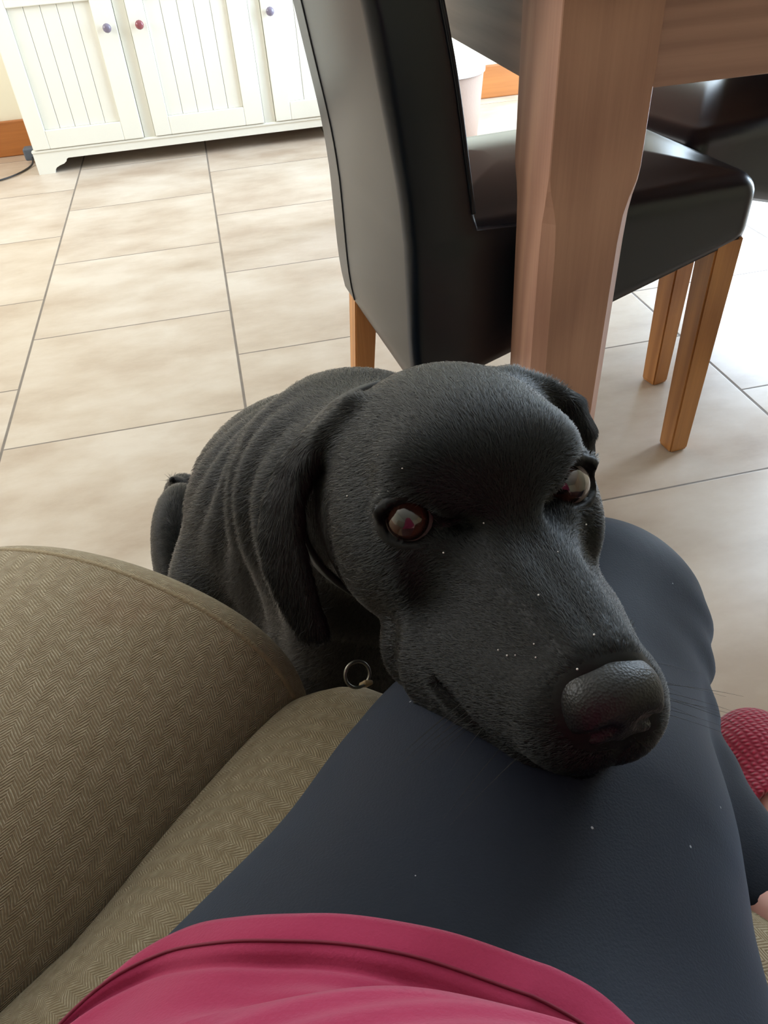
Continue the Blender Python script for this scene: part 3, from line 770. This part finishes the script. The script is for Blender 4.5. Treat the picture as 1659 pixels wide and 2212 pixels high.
# short coat: individual hairs lying back along the body
def coat(V, Nn, Q):
    tri = np.concatenate([Q[:, [0, 1, 2]], Q[:, [0, 2, 3]]]); e1, e2 = V[tri[:, 1]] - V[tri[:, 0]], V[tri[:, 2]] - V[tri[:, 0]]
    ar = .5 * np.linalg.norm(np.cross(e1, e2), axis=1); cen = V[tri].mean(1)
    hq = to_head(cen); dh = np.linalg.norm(hq - A3(0, -.02, -.02), axis=1)
    dens = np.where(dh < .17, 1.0, np.where(dh < .34, .62, .22)) * np.where(cen[:, 2] < .12, .3, 1.0)
    nm = Nn[tri].mean(1); tocam = np.array([0, 0, H]) - cen; tocam /= np.linalg.norm(tocam, axis=1, keepdims=True)
    dens = dens * np.where((nm * tocam).sum(1) < -.45, .15, 1.0)
    w = ar * dens; n = FUR_N; idx = rng.choice(len(tri), n, p=w / w.sum())
    r1, r2 = np.sqrt(rng.random(n)), rng.random(n); b0, b1, b2 = 1 - r1, r1 * (1 - r2), r1 * r2
    P = b0[:, None] * V[tri[idx, 0]] + b1[:, None] * V[tri[idx, 1]] + b2[:, None] * V[tri[idx, 2]]
    nn = b0[:, None] * Nn[tri[idx, 0]] + b1[:, None] * Nn[tri[idx, 1]] + b2[:, None] * Nn[tri[idx, 2]]; nn /= np.linalg.norm(nn, axis=1, keepdims=True)
    q = to_head(P)
    ok = nose_sdf(q) > .0016
    for sd in (1, -1):
        f_ = frame_from(LIDDIR[sd]); l = (q - EYE[sd]) @ f_
        ok &= ~((l[:, 1] > 0) & ((l[:, 0] / .0165) ** 2 + ((l[:, 2] - .0006) / .0128) ** 2 < 1))
        ok &= np.linalg.norm(q - EYE[sd], axis=1) > ER + .0012
    P, nn, q = P[ok], nn[ok], q[ok]; n = len(P)
    # flow in the head frame: from the nose back over the skull, down the cheeks
    s_ = np.clip(q[:, 0] / .05, -1, 1); top = np.clip(1 - np.abs(s_), 0, 1)
    fh = np.stack([s_ * .25, -np.ones(n), -.55 * np.abs(s_) + .25 * top * (q[:, 1] < .03)], 1)
    # around each eye the hair parts outwards
    for sd in (1, -1):
        dq = q - EYE[sd]; dd = np.linalg.norm(dq, axis=1); k = np.exp(-(dd / .016) ** 2)[:, None]; fh = fh + 1.3 * k * dq / (dd[:, None] + 1e-6)
    ew = np.clip((np.abs(q[:, 0]) - .066) / .008, 0, 1)[:, None] * (q[:, 1] < -.05)[:, None]
    fh = fh * (1 - ew) + ew * A3(0, .15, -1)
    fw = fh @ HR.T
    bx = np.clip(nn[:, 0:1] * 1.0, -1, 1)
    fb = np.concatenate([.15 * bx, .75 * np.ones((n, 1)), -.45 - .5 * np.abs(bx)], 1)
    t = np.clip((np.linalg.norm(q - A3(0, -.02, -.02), axis=1) - .10) / .07, 0, 1)[:, None]
    fl = fw * (1 - t) + fb * t
    fl = fl + rng.normal(0, .16, (n, 3)); fl -= nn * (fl * nn).sum(1, keepdims=True); fl /= np.linalg.norm(fl, axis=1, keepdims=True) + 1e-9
    qy = q[:, 1]
    ln = np.interp(qy, [-.20, -.10, -.03, .03, .07, .12], [.014, .010, .0078, .0058, .0046, .0036]) * np.where(t[:, 0] > .8, 1.15, 1.0)
    for sd in (1, -1):
        br = np.exp(-(np.linalg.norm((q - (EYE[sd] + A3(-sd * .012, .006, .020))) / A3(.012, .012, .009), axis=1)) ** 2); ln = ln * (1 + .35 * br)
    ln = ln * rng.uniform(.7, 1.15, n)
    lift = (rng.uniform(.10, .30, n) + np.clip((qy + .02) / .06, 0, 1) * .22)[:, None]
    for sd in (1, -1):
        br = np.exp(-(np.linalg.norm((q - (EYE[sd] + A3(-sd * .012, .006, .020))) / A3(.012, .012, .009), axis=1)) ** 2)[:, None]; lift = lift + .3 * br
    K = 4; pts = np.empty((n, K, 3))
    for k in range(K):
        u = k / (K - 1); pts[:, k] = P - nn * .0003 + (fl * u + nn * lift * (u - .62 * u * u)) * ln[:, None]
    cu = bpy.data.hair_curves.new('fur'); cu.add_curves([K] * n)
    cu.attributes['position'].data.foreach_set('vector', (pts - DOG0).astype(np.float32).ravel()) if 'position' in cu.attributes else cu.points.foreach_set('position', (pts - DOG0).astype(np.float32).ravel())
    rad = np.tile(np.array([1.0, .9, .65, .12]) * FUR_R, n).astype(np.float32) * np.repeat(np.interp(qy, [-.1, .05, .1], [1.0, .75, .55]), K).astype(np.float32)
    at_ = cu.attributes.get('radius') or cu.attributes.new('radius', 'FLOAT', 'POINT'); at_.data.foreach_set('value', rad)
    cu.materials.append(M_fur)
    o = bpy.data.objects.new('fur', cu); col.objects.link(o); o.parent = dog; o['kind'] = 'stuff'
    return o
FUR_N, FUR_R = (420000 if QUICK else 700000), .00015
m_ = bpy.data.materials.new('black_fur'); m_.use_nodes = True; nt_ = m_.node_tree; nt_.nodes.clear()
ho = nt_.nodes.new('ShaderNodeOutputMaterial'); hb = nt_.nodes.new('ShaderNodeBsdfHairPrincipled'); hb.parametrization = 'MELANIN'
hb.inputs['Melanin'].default_value = 1.0; hb.inputs['Melanin Redness'].default_value = .35; hb.inputs['Roughness'].default_value = .27; hb.inputs['Radial Roughness'].default_value = .5
hb.inputs['Random Roughness'].default_value = .3; hb.inputs['IOR'].default_value = 1.40
nt_.links.new(hb.outputs[0], ho.inputs[0]); M_fur = m_
coat(DV, DN, DQ)
# nose leather
m_, nt_, b_ = new_mat('black_nose_leather'); n_ = N(nt_); tc_ = n_('ShaderNodeTexCoord')
b_.inputs['Base Color'].default_value = (.004, .0037, .004, 1); b_.inputs['Roughness'].default_value = .45; b_.inputs['Specular IOR Level'].default_value = .35
vo_ = n_('ShaderNodeTexVoronoi'); vo_.inputs['Scale'].default_value = 900; n_.l(tc_.outputs['Object'], vo_.inputs['Vector']); n_.bump(vo_.outputs['Distance'], .3, .0008, b_)
M_nose = m_
c_w = head_w(NOSE_C)
NV, NQ = surface_net(lambda P: nose_sdf(to_head(P)), c_w - .035, c_w + .035, .0011); NV, NQ = largest(NV, NQ); NV = relax(NV, NQ, 1)
link('nose', np_mesh('nose', NV - DOG0, NQ), M_nose, dog)
# eyes
def eye_mat():
    m, nt, b = new_mat('brown_dog_eye'); n = N(nt); tc = n('ShaderNodeTexCoord')
    sep = n('ShaderNodeSeparateXYZ'); n.l(tc.outputs['Object'], sep.inputs[0])
    r = n.math('SQRT', n.math('ADD', n.math('POWER', sep.outputs[0], 2.0), n.math('POWER', sep.outputs[1], 2.0)))
    r = n.math('DIVIDE', r, ER); back = n.math('LESS_THAN', sep.outputs[2], 0.0)
    c_ = n.ramp(r, [(.0, (.003, .002, .002)), (.36, (.003, .002, .002)), (.42, srgb(50, 30, 24)), (.66, srgb(68, 42, 33)), (.78, srgb(34, 20, 16)), (.84, srgb(12, 9, 9)), (.88, srgb(108, 98, 94)), (1.0, srgb(132, 122, 118))])
    c_ = n.mix(back, c_, srgb(132, 122, 118))
    n.l(c_, b.inputs['Base Color']); b.inputs['Roughness'].default_value = .12; b.inputs['Coat Weight'].default_value = 1; b.inputs['Coat Roughness'].default_value = .02; b.inputs['Coat IOR'].default_value = 1.5
    return m
M_eye = eye_mat()
for sd in (1, -1):
    bm = bmesh.new(); bmesh.ops.create_uvsphere(bm, u_segments=40, v_segments=28, radius=ER)
    for v in bm.verts:
        if v.co.z > .0075: v.co.z += .0008 * (1 - (v.co.x ** 2 + v.co.y ** 2) / (.0085 ** 2)) if (v.co.x ** 2 + v.co.y ** 2) < .0085 ** 2 else 0
    o = link('eye', bm_mesh('eye', bm), M_eye, dog)
    gw = HR @ GAZE[sd]; o.location = Vector(head_w(EYE[sd]) - DOG0); o.rotation_euler = Vector(gw).to_track_quat('Z', 'Y').to_euler()

# ------------------------------------------------------------------ person: legs in leggings, raspberry top, slippers
PE = A3(-.02, -.05, 0)
HipL, KneeL, AnkL = A3(-.036, .036, .500), A3(.189, .316, .455), A3(.214, .122, .425)
HipR, KneeR, AnkR = A3(.13, -.16, .50), A3(.50, .08, .47), A3(.452, .255, .10)
def legs_sdf(P, off, ankles=True):
    tl = s_chain(P, [(HipL, .124), ((HipL + KneeL) / 2 + A3(.010, -.006, .0), .099), (KneeL, .077)], .04)
    tl = smin(tl, s_cone(P, (.03, -.03, .49), .115, (.068, .062, .485), .084), .05)
    tl = smin(tl, s_ell(P, KneeL + A3(.012, .012, .004), (.072, .072, .060)), .03)
    sl = s_chain(P, [(KneeL + A3(.010, -.02, -.012), .061), ((KneeL * .55 + AnkL * .45) + A3(-.005, 0, -.018), .049), (AnkL, .037)], .02)
    d = smin(tl, sl, .02)
    tr = s_chain(P, [(HipR, .118), ((HipR + KneeR) / 2, .095), (KneeR, .068)], .04)
    sr = s_chain(P, [(KneeR, .064), (KneeR * .62 + AnkR * .38 + A3(-.015, -.02, 0), .056), (AnkR + A3(0, 0, .06), .038)], .02)
    d = smin(d, smin(tr, sr, .02), .02)
    d = smin(d, s_ell(P, (HipL + HipR) / 2 + A3(-.04, -.03, .02), (.17, .17, .13)), .05)
    F = (P - SO) @ SFv
    d = smax(d, .462 - P[:, 2] - 2.0 * np.maximum(F - .02, 0), .01)
    return d - off
TOP = [(A3(.01, -.10, .60), .145), (A3(-.06, -.18, .80), .15), (A3(-.10, -.24, 1.02), .155)]
def skin_sdf(P):
    d = legs_sdf(P, -.004)
    d = smin(d, s_chain(P, [(p, r - .02) for p, r in TOP], .05), .05)
    sh = A3(-.13, -.27, 1.1)
    # feet
    d = smin(d, s_chain(P, [(AnkL, .032), (AnkL + A3(.055, -.035, -.004), .034), (AnkL + A3(.13, -.07, -.004), .028)], .02), .02)
    d = smin(d, s_chain(P, [(AnkR + A3(0, 0, .06), .034), (AnkR, .036), (AnkR + A3(.02, .06, -.045), .036), (AnkR + A3(.045, .14, -.065), .028)], .02), .02)
    d = smin(d, s_cone(P, AnkR + A3(0, -.02, -.06), .03, AnkR + A3(.0, .02, -.06), .03), .02)
    return d
M_skin = plain('pale_pink_skin', srgb(222, 170, 158), .5, spec=.4); M_skin.node_tree.nodes['Principled BSDF'].inputs['Subsurface Weight'].default_value = .15
M_skin.node_tree.nodes['Principled BSDF'].inputs['Subsurface Radius'].default_value = (.01, .004, .002)
sk_lo, sk_hi = (-.30, -.50, .005), (.62, .52, 1.25)
V_, Q_ = surface_net(skin_sdf, sk_lo, sk_hi, .006); V_, Q_ = largest(V_, Q_); V_ = relax(V_, Q_, 1)
person = link('person', np_mesh('person', V_ - PE, Q_), M_skin); person.location = PE
tag(person, 'person seated on the sofa in charcoal leggings and raspberry top, dog on thigh', 'person')
def leggings_sdf(P):
    d = legs_sdf(P, .0)
    # folds at the back of the bent knee
    w = np.exp(-(((P - (KneeL + A3(.055, -.05, -.02))) / A3(.05, .05, .05)) ** 2).sum(1))
    d = d + .003 * w * np.sin((P @ A3(.6, .8, .3)) * 2 * math.pi / .03)
    # cuffs
    d = smax(d, -((P - (AnkL + A3(-.001, .018, 0))) @ (A3(.45, -.9, -.1) / 1.01)) * -1, .004) if False else d
    ax = (AnkL - KneeL) / np.linalg.norm(AnkL - KneeL)
    near = np.linalg.norm(P - AnkL, axis=1) < .09
    d = np.where(near, smax(d, (P - (AnkL - ax * .005)) @ ax, .004), d)
    d = smax(d, (.165 - P[:, 2]), .004)
    d = smax(d, P[:, 2] - .70, .01)
    return d
V_, Q_ = surface_net(leggings_sdf, (-.35, -.50, .05), (.62, .52, .78), .0045); V_, Q_ = largest(V_, Q_); V_ = relax(V_, Q_, 2)
leg = link('leggings', np_mesh('leggings', V_ - PE, Q_), M_leg, person)

# shirt: skirt of the top lying over the lap, carried up round the trunk
HEM = spline([(-.128, .098, .482), (-.122, .120, .53), (-.105, .1235, .568), (-.068, .128, .602), (-.032, .1235, .618), (-.003, .1105, .624), (.028, .094, .622), (.052, .0775, .613), (.075, .063, .596), (.095, .045, .575), (.125, .01, .55), (.15, -.04, .53)], 90)
# ------------------------------------------------------------------ raspberry top: hem band over the lap, cloth carried up round the trunk
HEM_P = [(-.150, .00, .53), (-.132, .050, .565), (-.1120, .0930, .5900), (-.0880, .1190, .5880), (-.0637, .1268, .5893), (-.0417, .1207, .601), (-.0219, .1141, .6078), (-.0049, .1086, .6106), (.0142, .1007, .6115), (.031, .093, .6103), (.0509, .0816, .6075), (.0575, .0779, .6063), (.0681, .0695, .6043), (.0752, .0584, .6047), (.0803, .046, .6067), (.095, .0, .60), (.13, -.06, .58)]
def shirt():
    hem = spline(HEM_P, 140); n = len(hem)
    for _ in range(4): hem[1:-1] = (hem[:-2] + 2 * hem[1:-1] + hem[2:]) / 4
    c1 = A3(-.02, -.115, 0); back = -SFv
    a0, a1 = math.radians(150), math.radians(-35); V = []; rows = []
    ds = list(np.linspace(0, .09, 46)) + list(np.linspace(.1, 1.0, 36)[1:])
    for j, dd in enumerate(ds):
        row = []
        for i in range(n):
            s_ = i / (n - 1); h_ = hem[i]; th = a0 + (a1 - a0) * s_
            er = A3(math.cos(th), math.sin(th), 0)
            t1 = c1 + er * .165 + A3(0, 0, .68); t2 = A3(-.06, -.18, 0) + er * .165 + A3(0, 0, .86); t3 = A3(-.10, -.24, 0) + er * .15 + A3(0, 0, 1.06)
            p1 = h_ + back * .05 + A3(0, 0, .010)
            if dd <= .09:
                t = dd / .09; p = h_ * (1 - t) ** 2 + 2 * t * (1 - t) * p1 + t * t * (h_ * .45 + t1 * .55 + A3(0, 0, -.01))
            else:
                b0 = h_ * .45 + t1 * .55 + A3(0, 0, -.01); t = (dd - .09) / .91
                if t < .4: q = t / .4; p = b0 * (1 - q) + t1 * q
                elif t < .7: q = (t - .4) / .3; p = t1 * (1 - q) + t2 * q
                else: q = (t - .7) / .3; p = t2 * (1 - q) + t3 * q
            # cloth relief: double hem, groove behind it and soft folds
            x = dd / .09 * .075
            hgt = .0014 * math.exp(-((x - .007) / .006) ** 2) - .0034 * math.exp(-((x - .0180) / .0028) ** 2)
            g = math.exp(-((s_ - .60) / .16) ** 2)
            hgt += .009 * g * math.exp(-((x - .045 - .04 * (s_ - .6)) / .010) ** 2) - .004 * g * math.exp(-((x - .028) / .006) ** 2)
            hgt += .004 * math.exp(-((s_ - .50 - x * 3) / .022) ** 2) * math.exp(-((x - .035) / .014) ** 2)
            hgt -= .004 * math.exp(-((s_ - .66 - x * 1.0) / .02) ** 2) * math.exp(-((x - .035) / .016) ** 2)
            hgt += .0016 * math.sin(s_ * 40 + x * 60) * min(1, x / .03)
            row.append(p + A3(0, 0, 1) * hgt)
        rows.append(row)
    o = loft('shirt', [[p - PE for p in r_] for r_ in rows], M_shirt, person, closed=False, caps=False)
    md = o.modifiers.new('thickness', 'SOLIDIFY'); md.thickness = .0022; md.offset = 1
    R_ = np.array(rows)
    for jr, nm in ((6, 'stitching'),):
        pts = [R_[jr, i] - PE + A3(0, 0, .0004) for i in range(8, n - 8)]
        tube(nm, pts, .0006, M_thread, o, 5)
shirt()
# ------------------------------------------------------------------ knitted slippers on the feet
m_, nt_, b_ = new_mat('crimson_knit'); n_ = N(nt_); tc_ = n_('ShaderNodeTexCoord')
w1 = n_('ShaderNodeTexWave'); w1.inputs['Scale'].default_value = 55; w1.inputs['Distortion'].default_value = 3.5; w1.bands_direction = 'Y'; n_.l(tc_.outputs['Object'], w1.inputs['Vector'])
w2 = n_('ShaderNodeTexWave'); w2.inputs['Scale'].default_value = 42; w2.inputs['Distortion'].default_value = 3.5; w2.bands_direction = 'X'; n_.l(tc_.outputs['Object'], w2.inputs['Vector'])
kk = n_.math('MULTIPLY', w1.outputs['Fac'], w2.outputs['Fac'])
n_.l(n_.mix(kk, srgb(140, 14, 48), srgb(190, 34, 74)), b_.inputs['Base Color']); b_.inputs['Roughness'].default_value = .85; b_.inputs['Sheen Weight'].default_value = .3
n_.bump(kk, .8, .003, b_); M_knit = m_
def slipper_sdf(P):
    a = AnkR
    d = s_chain(P, [(a + A3(-.005, -.02, -.056), .043), (a + A3(.01, .06, -.050), .050), (a + A3(.035, .13, -.055), .047), (a + A3(.045, .155, -.058), .044)], .03)
    d = smax(d, -(P[:, 2] - .004), .004)
    d = smax(d, -s_cone(P, a + A3(0, -.02, .08), .05, a + A3(.005, .035, -.012), .042), .004)
    return d
V_, Q_ = surface_net(slipper_sdf, (.30, .16, 0), (.60, .56, .14), .004); V_, Q_ = relax(V_, Q_, 1), Q_
link('slipper', np_mesh('slipper', V_ - PE, Q_), M_knit, person)

# ------------------------------------------------------------------ dog collar with its ring
cl = empty('dog_collar', tuple(head_w((0, -.10, -.09))))
tag(cl, 'black dog collar with a steel ring, mostly hidden under the labrador\'s jaw', 'collar')
CO = A3(*cl.location)
ax0 = head_w((0, -.075, -.03)); ax1 = A3(.055, .47, .50); axd = (ax1 - ax0) / np.linalg.norm(ax1 - ax0); cc = ax0 + axd * .080
xa = np.cross(axd, A3(0, 0, 1)); xa /= np.linalg.norm(xa); ya = np.cross(xa, axd)
def surf(dir_):
    t = .13
    for _ in range(40): t -= .8 * dog_sdf((cc + dir_ * t)[None])[0]
    return cc + dir_ * t
loop = [surf(xa * math.cos(t) + ya * math.sin(t)) for t in np.linspace(0, 2 * math.pi, 72, endpoint=False)]
rg = []
for i, p in enumerate(loop):
    o_ = (p - cc) / np.linalg.norm(p - cc)
    rg.append([p + axd * a + o_ * b_ - CO for a, b_ in ((-.011, -.002), (-.011, .0022), (-.009, .003), (.009, .003), (.011, .0022), (.011, -.002))])
loft('band', rg + [rg[0]], plain('black_nylon', (.008, .008, .009), .6), cl, caps=False)
rc = A3(.026, .338, .505)
RCP = (0.0260, 0.3057, 0.4789)

# collar ring and tab, hanging below the jaw
def ring(name, c_, nrm, R, r, mat, parent):
    nrm = A3(*nrm) / np.linalg.norm(nrm); a = np.cross(nrm, A3(0, 0, 1)); a /= np.linalg.norm(a); b = np.cross(nrm, a)
    return tube(name, [c_ + R * (math.cos(t) * a + math.sin(t) * b) - CO for t in np.linspace(0, 2 * math.pi, 40, endpoint=False)], r, mat, parent, 10, closed=True)
RC = A3(*RCP)
rg_ = ring('ring', RC, (.25, -.75, .6), .0085, .0011, M_metal, cl)
bm = bmesh.new(); bm_box(bm, -.0032, .0032, -.0016, .0016, -.012, 0, .0012, 2)
tb = link('tab', bm_mesh('tab', bm), plain('tan_strap', srgb(150, 128, 92), .6), cl); tb.location = Vector(RC + A3(.0065, -.0045, -.0045) - CO); tb.rotation_euler = (.5, .35, 0)
tb['label'] = 'tan leather tab on the ring'
# whiskers
def whiskers():
    K = 8; P = []
    base = []
    for sd in (1, -1):
        for i in range(11):
            base.append((A3(sd * (.024 + .004 * random.random()), .05 + .045 * random.random(), -.050 - .022 * random.random()), A3(sd * (1.0 + .3 * random.random()), .1 + .5 * random.random(), -.5 + .3 * random.random()), .022 + .02 * random.random()))
    for p0, dr, L in base:
        w0 = head_w(p0); t = 0
        dw = HR @ (dr / np.linalg.norm(dr)); p = w0
        for _ in range(30): p = p - dw * dog_sdf(p[None])[0] * .7
        P.append([p + dw * L * k / (K - 1) + A3(0, 0, -.004) * (k / (K - 1)) ** 2 for k in range(K)])
    cu = bpy.data.hair_curves.new('whiskers'); cu.add_curves([K] * len(P))
    pts = (np.array(P) - DOG0).astype(np.float32)
    cu.attributes['position'].data.foreach_set('vector', pts.ravel())
    at_ = cu.attributes.get('radius') or cu.attributes.new('radius', 'FLOAT', 'POINT'); at_.data.foreach_set('value', np.tile(np.linspace(.00016, .00003, K), len(P)).astype(np.float32))
    cu.materials.append(M_fur); o = bpy.data.objects.new('whiskers', cu); col.objects.link(o); o.parent = dog; o['kind'] = 'stuff'
whiskers()

# lint on the dog's face
LINT = [(0.0945, 0.3107, 0.683), (0.0477, 0.2851, 0.6663), (0.0548, 0.2649, 0.6717), (0.0478, 0.2663, 0.659), (0.0444, 0.2717, 0.6536), (0.0316, 0.2923, 0.6393), (0.066, 0.2379, 0.6412), (0.0844, 0.2374, 0.6549), (0.083, 0.172, 0.6496), (0.0736, 0.1843, 0.6343), (0.0774, 0.1757, 0.6402), (0.0753, 0.1788, 0.6369), (0.0911, 0.1895, 0.6564), (0.091, 0.1518, 0.6569), (0.082, 0.1672, 0.6477), (0.1088, 0.2123, 0.6541), (0.102, 0.1628, 0.6596), (0.1391, 0.2463, 0.6326)]
bm = bmesh.new()
for p in LINT:
    r = bmesh.ops.create_icosphere(bm, subdivisions=1, radius=random.uniform(.00028, .0005))
    for v in r['verts']: v.co += Vector(p)
o = link('lint', bm_mesh('lint', bm), plain('pale_lint', (.7, .68, .64), .8)); o['kind'] = 'stuff'
tag(o, 'tiny pale lint specks scattered over the black dog\'s forehead and muzzle', 'lint')
